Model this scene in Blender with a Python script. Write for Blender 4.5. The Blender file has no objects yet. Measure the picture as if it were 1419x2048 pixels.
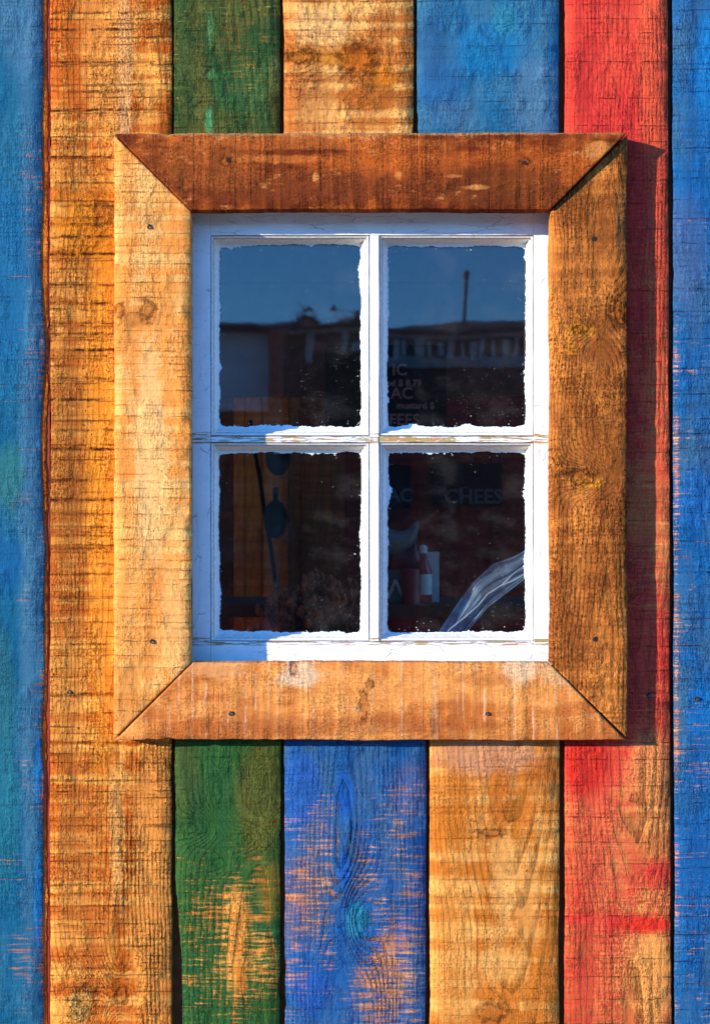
import bpy, math, random
import numpy as np
from mathutils import Vector

# ------------------------------------------------------------------ camera, sky, sun, exposure
C = bpy.context.scene.collection
scn = bpy.context.scene
S = 0.0006                 # metres per photograph pixel on the wall plane
DPX = 2700.0               # camera distance in those pixels
D = DPX * S
ZC = 1.6                   # eye height
cam = bpy.data.cameras.new('camera')
camo = bpy.data.objects.new('camera', cam); C.objects.link(camo)
camo.location = (0, -D, ZC); camo.rotation_euler = (math.radians(90), 0, 0)
cam.sensor_fit = 'VERTICAL'; cam.sensor_height = 24.0; cam.lens = 24.0 * DPX / 2048.0
cam.clip_start = 0.05; cam.clip_end = 6000
cam.dof.use_dof = True; cam.dof.focus_distance = D; cam.dof.aperture_fstop = 6.0
scn.camera = camo

SUNDIR = Vector((-2.05, -1.0, 0.50)).normalized()      # towards the sun
el = math.asin(SUNDIR.z); az = math.atan2(SUNDIR.x, SUNDIR.y)
w = bpy.data.worlds.new('World'); scn.world = w; w.use_nodes = True
nt = w.node_tree; nt.nodes.clear()
sky = nt.nodes.new('ShaderNodeTexSky'); sky.sky_type = 'NISHITA'; sky.sun_disc = False
sky.sun_elevation = el; sky.sun_rotation = az
sky.air_density = 1.0; sky.dust_density = 0.0; sky.ozone_density = 8.0
bg = nt.nodes.new('ShaderNodeBackground'); bg.inputs['Strength'].default_value = 0.15
wo = nt.nodes.new('ShaderNodeOutputWorld')
hs = nt.nodes.new('ShaderNodeHueSaturation'); hs.inputs['Saturation'].default_value = 1.04
nt.links.new(sky.outputs[0], hs.inputs['Color']); nt.links.new(hs.outputs[0], bg.inputs[0]); nt.links.new(bg.outputs[0], wo.inputs[0])
sl = bpy.data.lights.new('sun', 'SUN'); sl.energy = 2.2; sl.angle = math.radians(0.55); sl.color = (1.0, 0.88, 0.72)
so = bpy.data.objects.new('sun', sl); C.objects.link(so)
so.location = SUNDIR * 20; so.rotation_euler = SUNDIR.to_track_quat('Z', 'Y').to_euler()
scn.view_settings.view_transform = 'Standard'; scn.view_settings.look = 'None'
scn.view_settings.exposure = 2.22; scn.view_settings.gamma = 1.0
scn.view_settings.use_curve_mapping = False
scn.render.engine = 'CYCLES'
scn.cycles.transparent_max_bounces = 24
scn.cycles.caustics_reflective = False; scn.cycles.caustics_refractive = False

# ------------------------------------------------------------------ helpers
def W(px, py, y=0.0):
    k = (D + y) / D
    return Vector(((px - 709.5) * S * k, y, ZC + (1024 - py) * S * k))

def lin(c):
    c = c / 255.0
    return c / 12.92 if c <= 0.04045 else ((c + 0.055) / 1.055) ** 2.4
KL = (1.32, 1.45, 1.84)    # how bright a white surface facing like the wall comes out in this light
def T(r, g, b, a=0.86):
    return (min(lin(r) / KL[0], a), min(lin(g) / KL[1], a), min(lin(b) / KL[2], a), 1.0)

def tag(o, label=None, cat=None, group=None, kind=None):
    if label: o['label'] = label
    if cat: o['category'] = cat
    if group: o['group'] = group
    if kind: o['kind'] = kind
    return o
def empty(name, loc, parent=None, **k):
    o = bpy.data.objects.new(name, None); C.objects.link(o); o.location = loc
    o.empty_display_size = 0.05
    if parent: o.parent = parent
    return tag(o, **k)
def link(name, me, mat, parent=None, loc=(0, 0, 0), rot=None, **k):
    if mat and not me.materials: me.materials.append(mat)
    o = bpy.data.objects.new(name, me); C.objects.link(o)
    if parent:
        o.parent = parent
        o.location = Vector(loc) - Vector(parent_world(parent))
    else: o.location = loc
    if rot: o.rotation_euler = rot
    return tag(o, **k)
def parent_world(p):
    v = Vector(p.location)
    while p.parent: p = p.parent; v += Vector(p.location)
    return v
def mesh(name, V_, F_, smooth=False):
    me = bpy.data.meshes.new(name); me.from_pydata([tuple(v) for v in V_], [], F_); me.update()
    if smooth: me.polygons.foreach_set('use_smooth', [True] * len(me.polygons))
    return me
class MB:
    def __init__(s): s.v = []; s.f = []
    def box(s, a, b):
        x0, y0, z0 = a; x1, y1, z1 = b; n = len(s.v)
        s.v += [(x0,y0,z0),(x1,y0,z0),(x1,y1,z0),(x0,y1,z0),(x0,y0,z1),(x1,y0,z1),(x1,y1,z1),(x0,y1,z1)]
        s.f += [tuple(n+i for i in q) for q in ((0,3,2,1),(4,5,6,7),(0,1,5,4),(1,2,6,5),(2,3,7,6),(3,0,4,7))]
        return s
    def lathe(s, prof, c=(0,0,0), n=20, axis='z'):
        b = len(s.v)
        for r, h in prof:
            for i in range(n):
                a = 2*math.pi*i/n
                p = (r*math.cos(a), r*math.sin(a), h)
                if axis == 'y': p = (p[0], p[2], p[1])
                s.v.append((c[0]+p[0], c[1]+p[1], c[2]+p[2]))
        for j in range(len(prof)-1):
            for i in range(n):
                k = (i+1) % n
                s.f.append((b+j*n+i, b+j*n+k, b+(j+1)*n+k, b+(j+1)*n+i))
        s.f.append(tuple(b+i for i in range(n))[::-1]); s.f.append(tuple(b+(len(prof)-1)*n+i for i in range(n)))
        return s
    def tube(s, pts, r, n=8):
        pts = [Vector(p) for p in pts]; b = len(s.v)
        for i, p in enumerate(pts):
            d = (pts[min(i+1, len(pts)-1)] - pts[max(i-1, 0)]).normalized()
            u = d.cross(Vector((0.13, 0.97, 0.2))).normalized(); q = d.cross(u)
            rr = r[i] if isinstance(r, (list, tuple)) else r
            for k in range(n):
                a = 2*math.pi*k/n; s.v.append(p + u*rr*math.cos(a) + q*rr*math.sin(a))
        for j in range(len(pts)-1):
            for i in range(n):
                k = (i+1) % n
                s.f.append((b+j*n+i, b+j*n+k, b+(j+1)*n+k, b+(j+1)*n+i))
        s.f.append(tuple(b+i for i in range(n))[::-1]); s.f.append(tuple(b+(len(pts)-1)*n+i for i in range(n)))
        return s
    def me(s, name, smooth=False): return mesh(name, s.v, s.f, smooth)

def fbm1(rs, t, wl, octs=4, gain=0.55):
    """smooth random curve, about -1..1, wavelength wl"""
    t = np.asarray(t, float); out = np.zeros_like(t); a = 1.0; tot = 0
    for k in range(octs):
        tab = rs.uniform(-1, 1, 512); x = t / wl * (2 ** k) + 137.3 * k
        i = np.floor(x).astype(int); f = x - i; f = f*f*(3-2*f)
        out += a * (tab[i % 512] * (1-f) + tab[(i+1) % 512] * f); tot += a; a *= gain
    return out / tot * 1.5

# ------------------------------------------------------------------ node writing
class E:
    def __init__(s, g, sock): s.g = g; s.k = sock
    def op(s, o, b=None, c=None, rev=False): return s.g.math(o, *( (b, s) if rev else (s, b) ), c)
    def __add__(s, b): return s.op('ADD', b)
    __radd__ = __add__
    def __sub__(s, b): return s.op('SUBTRACT', b)
    def __rsub__(s, b): return s.op('SUBTRACT', b, rev=True)
    def __mul__(s, b): return s.op('MULTIPLY', b)
    __rmul__ = __mul__
    def __truediv__(s, b): return s.op('DIVIDE', b)
    def __neg__(s): return s * -1.0
class G:
    def __init__(s, name):
        s.mat = bpy.data.materials.new(name); s.mat.use_nodes = True
        s.nt = s.mat.node_tree; s.nt.nodes.clear()
        s.tc = s.nt.nodes.new('ShaderNodeTexCoord')
        m = s.node('ShaderNodeSeparateXYZ'); s.nt.links.new(s.tc.outputs['Object'], m.inputs[0])
        s.x = E(s, m.outputs[0]); s.y = E(s, m.outputs[1]); s.z = E(s, m.outputs[2])
    def node(s, t): return s.nt.nodes.new(t)
    def put(s, v, inp):
        if v is None: return
        if isinstance(v, E): s.nt.links.new(v.k, inp)
        elif isinstance(v, (tuple, list)): inp.default_value = tuple(v)[:len(inp.default_value)] if len(v) >= len(inp.default_value) else tuple(v)+(1,)
        else: inp.default_value = v
    def math(s, o, a, b=None, c=None):
        n = s.node('ShaderNodeMath'); n.operation = o
        s.put(a, n.inputs[0]); s.put(b, n.inputs[1]); s.put(c, n.inputs[2]); return E(s, n.outputs[0])
    def vec(s, a, b=0.0, c=0.0):
        n = s.node('ShaderNodeCombineXYZ'); s.put(a, n.inputs[0]); s.put(b, n.inputs[1]); s.put(c, n.inputs[2]); return E(s, n.outputs[0])
    def noise(s, vec, detail=2.0, rough=0.5, dist=0.0, dims='2D', scale=1.0):
        n = s.node('ShaderNodeTexNoise'); n.noise_dimensions = dims
        s.put(vec, n.inputs['Vector']); n.inputs['Scale'].default_value = scale; n.inputs['Detail'].default_value = detail
        n.inputs['Roughness'].default_value = rough; n.inputs['Distortion'].default_value = dist
        return E(s, n.outputs[0])
    def voro(s, vec, feature='F1', rand=1.0, dims='2D'):
        n = s.node('ShaderNodeTexVoronoi'); n.voronoi_dimensions = dims; n.feature = feature
        s.put(vec, n.inputs['Vector']); n.inputs['Scale'].default_value = 1.0; n.inputs['Randomness'].default_value = rand
        return E(s, n.outputs['Distance'])
    def ss(s, v, a, b, lo=0.0, hi=1.0):
        n = s.node('ShaderNodeMapRange'); n.interpolation_type = 'SMOOTHSTEP'
        s.put(v, n.inputs['Value']); s.put(a, n.inputs['From Min']); s.put(b, n.inputs['From Max'])
        n.inputs['To Min'].default_value = lo; n.inputs['To Max'].default_value = hi; return E(s, n.outputs[0])
    def mix(s, f, a, b, mode='MIX'):
        n = s.node('ShaderNodeMix'); n.data_type = 'RGBA'; n.blend_type = mode; n.clamp_factor = True
        s.put(f, n.inputs[0]); s.put(a, n.inputs[6]); s.put(b, n.inputs[7]); return E(s, n.outputs[2])
    def scale(s, col, f):
        n = s.node('ShaderNodeVectorMath'); n.operation = 'SCALE'; s.put(col, n.inputs[0]); s.put(f, n.inputs['Scale']); return E(s, n.outputs[0])
    def gauss(s, u, v, u0, v0, ru, rv):
        a = (u - u0) / ru; b = (v - v0) / rv
        return s.math('EXPONENT', -(a*a + b*b))
    def finish(s, col, rough=0.75, height=None, spec=0.3, metal=0.0, **kw):
        p = s.node('ShaderNodeBsdfPrincipled'); s.put(col, p.inputs['Base Color']); s.put(rough, p.inputs['Roughness'])
        p.inputs['Specular IOR Level'].default_value = spec; p.inputs['Metallic'].default_value = metal
        for k_, v_ in kw.items(): p.inputs[k_].default_value = v_
        if height is not None:
            b = s.node('ShaderNodeBump'); b.inputs['Distance'].default_value = 1.0; b.inputs['Strength'].default_value = 1.0
            s.put(height, b.inputs['Height']); s.nt.links.new(b.outputs[0], p.inputs['Normal'])
        o = s.node('ShaderNodeOutputMaterial'); s.nt.links.new(p.outputs[0], o.inputs[0])
        return s.mat

def plain(name, col, rough=0.7, var=0.15, sc=40, bump=0.0, **kw):
    g = G(name); n = g.noise(g.vec(g.x*sc, g.y*sc, g.z*sc), 4, .6, dims='3D')
    c = g.scale(g.mix(0.0, col, col), g.ss(n, .25, .75, 1-var, 1+var))
    return g.finish(c, rough, n * bump if bump else None, **kw)

# rough-sawn board, all lengths in photograph pixels of the board's own plane
def wood(name, light, dark, seed, uc=60, d0=120, tilt=0.03, sp=7.0, ring=0.5, warp=26,
         saw=0.6, sawsp=46, sawband=0.35, dirt=(70, 34, 16), fuzz=0.55, knots=(), patches=(), paint=None, relief=1.0, slant=0.0, streak=0.0, lines=(), ringp=()):
    g = G(name); u = g.x * (1/S); v = g.z * (1/S); sd = seed * 17.31
    def N(a, b, det=2.0, ro=.5, o=0.0): return g.noise(g.vec(u*(1/a) + (sd+o), v*(1/b) + (sd*.7+o*3.1)), det, ro)
    big = N(170, 420, 3, .55, 1.0)
    med = N(38, 190, 3, .6, 2.0)
    wv = N(120, 330, 2, .5, 3.0)
    # growth rings
    du = u - uc + (wv - .5) * warp
    dep = v * tilt + (d0 + (N(900, 520, 1, .5, 4.0) - .5) * 34)
    R = g.math('SQRT', du*du + dep*dep)
    eye = None; rim = None
    for (ku, kv, ru, rv, A) in knots:
        R = R + g.gauss(u, v, ku, kv, ru*2.3, rv*2.6) * A
        a = (u - ku) / ru; b = (v - kv) / rv
        r = g.math('SQRT', a*a + b*b) + (N(15, 15, 3, .6, ku*.1) - .5) * 1.9
        e = g.ss(r, .5, 1.15, 1, 0); m = g.ss(r, .5, .95) * g.ss(r, .95, 1.7, 1, 0) * g.ss(N(19, 12, 2, .5, ku*.2), .28, .50)
        eye = e if eye is None else g.math('MAXIMUM', eye, e); rim = m if rim is None else g.math('MAXIMUM', rim, m)
    rg = R * (1/sp) + (big - .5) * 3
    f = g.math('FRACT', rg)
    late = g.ss(f, .35, .92) * g.ss(f, .93, 1.0, 1, 0)
    late = late * g.ss(N(60, 300, 2, .5, 5.0), .3, .62, .25, 1.0) * g.ss(N(5, 26, 3, .65, 26.0), .30, .58, .35, 1.0)
    for (pu, pv, ru, rv, amt) in ringp: late = late * (g.gauss(u, v, pu, pv, ru, rv) * amt + 1.0)
    # saw marks across the board
    vv = v + (N(620, 300, 1, .5, 6.0) - .5) * 14 + (N(22, 60, 2, .5, 22.0) - .5) * 3.2 + u * slant
    def L(b, o, det=1.0): return g.noise(g.vec(vv*(1/b) + (sd+o), u*0.0012 + o), det, .5)
    vn = g.node('ShaderNodeTexVoronoi'); vn.voronoi_dimensions = '1D'; vn.feature = 'DISTANCE_TO_EDGE'
    g.put(vv*(1/sawsp) + sd, vn.inputs['W']); vn.inputs['Scale'].default_value = 1.0
    line = g.ss(E(g, vn.outputs['Distance']), .0, 1.8/sawsp, 1, 0)
    line = line * g.ss(N(36, 14, 3, .68, 7.0), .36, .62)
    if lines:
        acc = None; thick = g.ss(N(30, 12, 3, .65, 24.0), .35, .65, .25, 1.15)
        for (lv, wv_, amp) in lines:
            q = (vv - lv) * (1/wv_); q = g.math('EXPONENT', -(q*q)) * amp
            acc = q if acc is None else g.math('MAXIMUM', acc, q)
        fade = g.ss(u + (N(60, 30, 2, .5, 25.) - .5)*120, 120, -10, 1.0, .45) if False else g.ss(u, 10, 110, 1.0, .5)
        line = g.math('MAXIMUM', line*.6, acc * thick * fade)
    n2 = L(9, 12.0, 2.0)
    band = g.ss(n2, .50, .74) * g.ss(N(46, 6, 3, .72, 8.0), .38, .64)
    band2 = g.ss(L(30, 13.0, 2.0), .35, .7)
    # fibres
    fib = N(3.4, 34, 2, .6, 9.0)
    fz = N(3.9, 7.0, 3, .66, 10.0) * .72 + g.noise(g.vec(u*(1/26.) + sd, vv*(1/4.6) + 5.), 2, .6) * .28
    var = g.ss(N(75, 130, 3, .6, 27.0), .34, .66, .35, 1.15)
    fz2 = g.noise(g.vec(u*(1/5.0) + sd, vv*(1/3.4)), 2, .6)
    # colour of the wood
    t = g.ss(big*.6 + med*.4 + (band2 - .5)*.14*sawband/.35, .40, .64)
    col = g.mix(t, dark, light)
    if streak: col = g.mix(g.ss(L(9, 14.0, 3.0), .52, .72) * g.ss(N(60, 20, 2, .5, 21.0), .4, .6) * streak, col, T(255, 232, 205))
    for (pu, pv, ru, rv, pc, amt) in patches:
        q = g.ss(g.gauss(u, v, pu, pv, ru, rv) + (med - .5) * .7 + (N(17, 30, 3, .6, 23.0) - .5) * .9 + (fz - .5) * .3, .14, .66)
        col = g.mix(q * amt, col, pc)
    if eye is not None:
        col = g.mix(eye * .55, col, T(170, 92, 34)); col = g.mix(rim * .72, col, T(80, 38, 16))
    col = g.scale(col, (g.ss(fib*.25 + fz*.75, .36, .64, -.56*fuzz, .44*fuzz) * var + 1.0))
    col = g.scale(col, 1.0 - late * (.62 * ring))
    dm = g.math('MAXIMUM', line * (saw*.78), band * sawband)
    col = g.mix(dm, col, T(*dirt))
    pits = g.ss(N(5, 6, 2, .6, 15.0), .63, .74) * g.ss(med, .42, .6)
    col = g.mix(pits * .55 * fuzz / .55, col, T(*dirt))
    rough = .85; spec = .06
    if paint:
        st = g.noise(g.vec(u*(1/75.) + sd, vv*(1/5.0) + 3), 3, .62)
        wear = st * .78 + N(16, 34, 3, .65, 16.0) * .17 + N(110, 150, 3, .6, 17.0) * .45 + late * .10 * ring / .5 - .12 + (fz - .5) * .35
        cov = g.math('ADD', paint['cov'], 0.0)
        for (pu, pv, ru, rv, dc) in paint.get('wear', ()):
            cov = cov + g.gauss(u, v, pu, pv, ru, rv) * dc
        cov = cov - line * .12
        sf = paint.get('soft', .10)
        m = g.ss(cov - wear + (fz - .5) * .25, -.6*sf, sf)
        pt = g.ss(N(60, 170, 3, .6, 18.0) * .6 + st * .2 + big * .2, .38, .62)
        pc = g.mix(pt, paint['c1'], paint['c2'])
        for (pu, pv, ru, rv, c_, amt) in paint.get('patch', ()):
            q = g.ss(g.gauss(u, v, pu, pv, ru, rv) + (med - .5) * .5 + (fz - .5) * .3, .15, .65)
            pc = g.mix(q * amt, pc, c_)
        pc = g.scale(pc, (g.ss(fib*.3 + fz*.7, .36, .64, -.46*fuzz, .38*fuzz) * var + 1.0))
        pc = g.scale(pc, 1.0 - late * (.35 * ring))
        pc = g.mix(g.math('MAXIMUM', line*saw*.8, band*sawband*.5) , pc, paint.get('deep', (0.01, .012, .02, 1)))
        thin = paint.get('thin', .85)
        col = g.mix(paint.get('stain', .14), col, pc)
        col = g.mix(m * thin, col, pc)
        spec = .08; rough = .8
    h = fz * .55 + fz2 * .28 + fib * .22 - line * .6 * saw - band * .35 * (.4 + sawband) - late * .55 * ring - pits * .5 + n2 * .35 + band2*.5
    if rim is not None: h = h - rim * .35
    mask = var
    return g.finish(col, rough, h * mask * (.0024 * relief), spec=spec)

# board mesh: local x across, local z along, front face at local y = 0
def board_mesh(name, hw, v0, v1, rs, thick=21, mit=(0, 0), edge=(1.3, 1.3), dense=(-1100, 1100), step=5, depth=None, bev=1.6, ncol=9, wave=(None, None), sc=1.0):
    """mit: how far the inner (+1: right, -1: left) side is shortened; given as (side, amount)"""
    vs = []; v = v0
    while v < v1:
        vs.append(v); v += step if dense[0] <= v <= dense[1] else 60
    vs.append(v1); vs = np.array(vs); n = len(vs); t = (vs - v0) / (v1 - v0)
    nick = np.maximum(fbm1(rs, vs, 60, 3) - .75, 0) * 6; nick2 = np.maximum(fbm1(rs, vs, 50, 3) - .8, 0) * 6
    jl = fbm1(rs, vs, 150, 6) * edge[0] * 1.25 + fbm1(rs, vs, 9, 2) * edge[0]*.35 + nick; jr = fbm1(rs, vs, 150, 6) * edge[1] * 1.25 + fbm1(rs, vs, 9, 2) * edge[1]*.35 - nick2
    if wave[0] is not None: jl += np.interp(vs, *wave[0])
    if wave[1] is not None: jr += np.interp(vs, *wave[1])
    xs = np.linspace(0, 1, ncol)
    cols = [(-1, 0, 1.0)] + [(0, bev*.0, .55)]  # placeholder
    U = []; Y = []
    left = -hw + jl; right = hw + jr
    fr = [0.0] + list(np.linspace(bev/(2*hw), 1-bev/(2*hw), ncol)) + [1.0]
    for k, s_ in enumerate(fr):
        U.append(left*(1-s_) + right*s_)
        y = fbm1(rs, vs, 240, 3) * .5 + fbm1(rs, vs, 30, 2)*.18
        if k in (0, len(fr)-1): y = np.full(n, bev) + fbm1(rs, vs, 12, 3) * .8
        Y.append(y)
    U = np.array(U).T; Y = np.array(Y).T                    # n x m
    m = U.shape[1]
    Vv = np.repeat(vs[:, None], m, 1)
    side, amt = mit
    if side:
        q = (U + hw) / (2*hw); q = q if side > 0 else 1 - q      # 0 at outer, 1 at inner side
        cut = amt * np.clip(q, -.02, 1.02)
        Vv = v0 + cut + (Vv - v0) / (v1 - v0) * ((v1 - v0) - 2*cut)
    Y[0, :] = bev*.9; Y[-1, :] = bev*.9
    if side: Vv[0, :] += .4; Vv[-1, :] -= .4
    if depth is not None: Y = Y + depth(U, Vv)
    verts = np.stack([U, Y, Vv], -1).reshape(-1, 3)
    faces = [(i*m+j, i*m+j+1, (i+1)*m+j+1, (i+1)*m+j) for i in range(n-1) for j in range(m-1)]
    ring_ = [j for j in range(m)] + [i*m+m-1 for i in range(1, n)] + [(n-1)*m+j for j in range(m-2, -1, -1)] + [i*m for i in range(n-2, 0, -1)]
    b = len(verts); back = verts[ring_].copy(); back[:, 1] = thick
    verts = np.vstack([verts, back]); L_ = len(ring_)
    for i in range(L_):
        k = (i+1) % L_
        faces.append((ring_[k], ring_[i], b+i, b+k))
    faces.append(tuple(b+i for i in range(L_)))
    me = bpy.data.meshes.new(name); me.from_pydata((verts * S * sc).tolist(), [], faces)
    flags = [True]*((n-1)*(m-1)) + [False]*(L_+1)
    me.polygons.foreach_set('use_smooth', flags); me.update()
    return me

# ------------------------------------------------------------------ simple materials
M_inside = plain('dark_sheathing', T(150, 84, 48), .85, .3, 60, .0006)
M_steel = plain('rusty_nail_steel', (.10, .085, .07, 1), .45, .4, 900, .0002, metal=.7)
M_hole = plain('nail_hole_shade', (.012, .009, .007, 1), .9, .3, 300)  # near-black disc colour standing in for the shade inside a hole
M_redtrim = plain('red_primer', T(150, 56, 24), .6, .18, 120, .0003)

# ------------------------------------------------------------------ ground
def ground_mat():
    g = G('dry_ground'); n = g.noise(g.vec(g.x, g.y, 0), 6, .6, dims='3D', scale=1.3); n2 = g.noise(g.vec(g.x, g.y, 0), 4, .6, dims='3D', scale=30)
    c = g.mix(g.ss(n, .35, .65), (.28, .22, .16, 1), (.36, .30, .23, 1)); c = g.scale(c, g.ss(n2, .3, .7, .75, 1.2))
    return g.finish(c, .9, n2 * .01)
link('ground', mesh('ground', [(-3000, -3000, 0), (3000, -3000, 0), (3000, 3000, 0), (-3000, 3000, 0)], [(0, 1, 2, 3)]), ground_mat(), kind='structure')

# ------------------------------------------------------------------ the shack and its planks
shack = empty('wooden_shack', (0, 0.35, 0), label='shack clad in rough blue, green, red and bare orange planks around a white window', cat='building')

def V_(px, py, cx): return (px - cx, 1024 - py)          # vertical board: photo px -> local
def conv(lst, cx, rot=False, cy=0):
    out = []
    for it in lst:
        px, py, a, b = it[:4]
        if rot: out.append((py - cy, px - cx, b, a) + tuple(it[4:]))
        else: out.append((px - cx, 1024 - py, a, b) + tuple(it[4:]))
    return out

# bare wood and paint tones as they show in the sun
O_L = T(255, 178, 88); O_M = T(238, 140, 56); O_D = T(198, 102, 36); O_DD = T(140, 66, 24); AMB = T(214, 128, 26); PALE = T(250, 200, 140)
BL1 = T(34, 104, 176); BL2 = T(92, 122, 178); BCY = T(10, 128, 205); BTE = T(36, 120, 146); BPU = T(108, 116, 170)
GR1 = T(40, 84, 46); GR2 = T(74, 94, 44); GR3 = T(24, 96, 56)
RD1 = T(206, 44, 52); RD2 = T(236, 88, 64); RDD = T(150, 30, 40)

planks = []
def plank(x0, x1, y0, y1, mat, seed, y=0.0, label=None, **kw):
    cx = (x0 + x1) / 2; rs = np.random.RandomState(seed)
    k = (D + y) / D
    me = board_mesh('plank', (x1-x0)/2, 1024-y1, 1024-y0, rs, **kw)
    o = link('plank', me, mat, shack, loc=(W(cx, 1024, y).x, y, ZC))
    if label: o['label'] = label
    planks.append(o); return o
TOP, BOT = -800, 3500

# A  big orange plank left of the window
cA = 221.5
mA = wood('orange_plank_wood', O_L, O_D, 1, uc=14, d0=40, tilt=.045, sp=8.5, ring=.5, warp=20, saw=1.25, sawsp=40, sawband=.72, fuzz=.85, lines=[(996, 2.5, 0.80), (964, 2.6, 0.90), (899, 2.2, 0.80), (852, 2.4, 0.60), (841, 2.4, 0.50), (802, 2.6, 0.95), (709, 2.2, 0.80), (659, 2.5, 0.70), (614, 2.5, 0.70), (554, 3.0, 0.80), (519, 3.2, 1.00), (456, 2.6, 0.80), (419, 3.0, 0.90), (357, 3.5, 0.80), (324, 3.0, 1.00), (266, 3.0, 0.70), (224, 3.2, 1.00), (164, 3.0, 0.70), (126, 3.4, 1.00), (62, 3.0, 0.70), (22, 3.2, 1.00), (-34, 3.0, 0.60), (-77, 2.8, 0.80), (-171, 2.5, 0.50), (-266, 2.5, 0.60), (-364, 2.4, 0.70), (-461, 2.4, 0.60), (-536, 2.0, 0.50)],
    ringp=conv([(305, 1850, 50, 380, 1.3), (225, 1700, 40, 300, .6)], cA),
    knots=conv([(206, 428, 17, 26, 60), (172, 2003, 20, 26, 90), (245, 1992, 12, 16, 60)], cA),
    patches=conv([(150, 700, 80, 520, T(160, 98, 42), .6), (206, 950, 38, 620, T(250, 160, 52), .75), (125, 1200, 50, 500, T(150, 92, 40), .5),
        (248, 130, 16, 240, T(255, 196, 140), .8), (180, 450, 70, 70, AMB, .7), (232, 1680, 17, 150, T(235, 170, 95), .9), (222, 1890, 14, 80, T(216, 140, 62), .8),
        (300, 1560, 26, 62, T(132, 52, 14), .9), (310, 1780, 50, 330, T(244, 160, 78), .8), (160, 1800, 60, 300, T(186, 112, 50), .5),
        (165, 2005, 24, 26, T(232, 190, 110), .9), (215, 60, 60, 260, T(238, 160, 80), .6)], cA), relief=1.45)
pA = plank(101, 343, TOP, BOT, mA, 11, label='wide bare orange plank left of the window')

# far left blue plank, set a little back, its right edge wavy and bare
cB = -30
mB = wood('blue_plank_paint_left', O_M, O_D, 2, uc=200, d0=260, tilt=.0, sp=9, ring=.18, saw=.4, sawsp=50, sawband=.25, fuzz=.6,
    paint=dict(c1=T(0, 98, 146), c2=T(36, 112, 154), soft=.14, cov=.92, thin=.99, deep=T(20, 50, 84),
        wear=conv([(66, 700, 22, 1200, -.09), (40, 1900, 60, 300, -.12), (90, 1000, 8, 3000, -.2)], cB),
        patch=conv([(66, 900, 24, 1100, T(62, 118, 162), .7), (20, 560, 40, 200, T(0, 104, 166), .7), (20, 950, 30, 70, T(40, 116, 130), .8), (10, 1380, 26, 120, T(30, 104, 128), .8), (20, 1130, 34, 60, T(0, 96, 160), .8),
             (50, 40, 60, 110, T(80, 130, 172), .5), (80, 1540, 8, 70, T(34, 134, 205), .95), (80, 1800, 8, 100, T(34, 134, 205), .95), (84, 885, 5, 24, T(40, 140, 210), .9), (14, 1620, 30, 160, T(20, 112, 140), .7)], cB)), relief=.8)
wv = (np.array([-3000, -1000, -850, -620, -560, -420, -330, -150, -90, 0, 90, 150, 200, 330, 420, 470, 560, 640, 780, 900, 1000, 3000]), np.array([0, 0, -2, 0, 2, -3, 2, 0, 5, -2, -6, -7, -5, 3, -2, -6, -5, 0, -4, 0, -2, 0.]))
plank(-155, 88, TOP, BOT, mB, 12, y=.0035, label='blue plank at the far left with a wavy bare edge', wave=(None, wv), edge=(1, 1.2))
M_bare = wood('bare_edge_wood', O_M, O_D, 3, uc=200, d0=300, ring=.3, saw=.3, fuzz=.8)
plank(70, 94.5, TOP, BOT, M_bare, 13, y=.0052, ncol=3, bev=.8, label='thin unpainted strip beside the far left blue plank', edge=(.4, 3.2), thick=10)
rp = link('batten', MB().box((-.012, 0, -1.3), (.0014, .012, 1.3)).me('batten'), M_redtrim, shack, loc=(W(95, 1024, 0).x, .0062, 1.45), label='thin red painted batten showing in the gap beside the blue plank')

# green, above and below
cG = 454.5
mG = wood('green_plank_paint_upper', T(200, 170, 80), T(120, 100, 50), 4, uc=-90, d0=60, tilt=.06, sp=12, ring=.75, warp=22, saw=.5, sawsp=60, sawband=.3, fuzz=.85,
    knots=conv([(372, 196, 12, 9, 30)], cG),
    paint=dict(c1=T(36, 80, 44), c2=T(92, 98, 48), cov=.80, thin=.97, deep=T(14, 30, 18),
       wear=conv([(530, 60, 40, 120, -.04)], cG),
       patch=conv([(421, 60, 6, 34, T(82, 138, 86), .9), (424, 150, 9, 12, T(86, 140, 88), .8), (418, 240, 8, 24, T(76, 150, 104), .95), (550, 150, 14, 40, T(112, 128, 70), .8), (480, 180, 60, 50, T(44, 98, 56), .7), (555, 220, 14, 60, T(100, 90, 40), .6), (360, 160, 30, 200, T(38, 70, 38), .6)], cG)), relief=1.35)
plank(348, 560.5, TOP, 400, mG, 14, y=.001, label='green plank above the window')
mG2 = wood('green_plank_paint_lower', O_L, O_M, 5, uc=52, d0=120, tilt=.03, sp=8.5, ring=.75, warp=16, saw=.4, sawsp=60, sawband=.3, fuzz=.75,
    knots=conv([(400, 1658, 20, 13, 50), (486, 1680, 16, 11, 40), (441, 1727, 11, 9, 26)], cG),
    paint=dict(c1=T(24, 92, 52), c2=T(42, 96, 46), soft=.16, cov=.87, thin=.98, deep=T(12, 40, 22),
       wear=conv([(500, 1850, 50, 110, -.11), (465, 1960, 14, 200, -.17), (410, 1820, 40, 36, -.18), (530, 1960, 44, 70, -.22), (400, 1985, 40, 60, -.14), (500, 1800, 50, 60, -.12), (478, 1900, 10, 170, -.16), (430, 1560, 140, 140, .1)], cG),
       patch=conv([(520, 1600, 50, 130, T(92, 96, 42), .75), (370, 1560, 30, 90, T(64, 76, 40), .5), (400, 1620, 30, 60, T(22, 80, 48), .6), (420, 1900, 60, 120, T(22, 90, 48), .6), (540, 1780, 26, 60, T(126, 110, 40), .7)], cG)), ringp=conv([(480, 1850, 60, 260, .4)], cG), relief=1.3)
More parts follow.
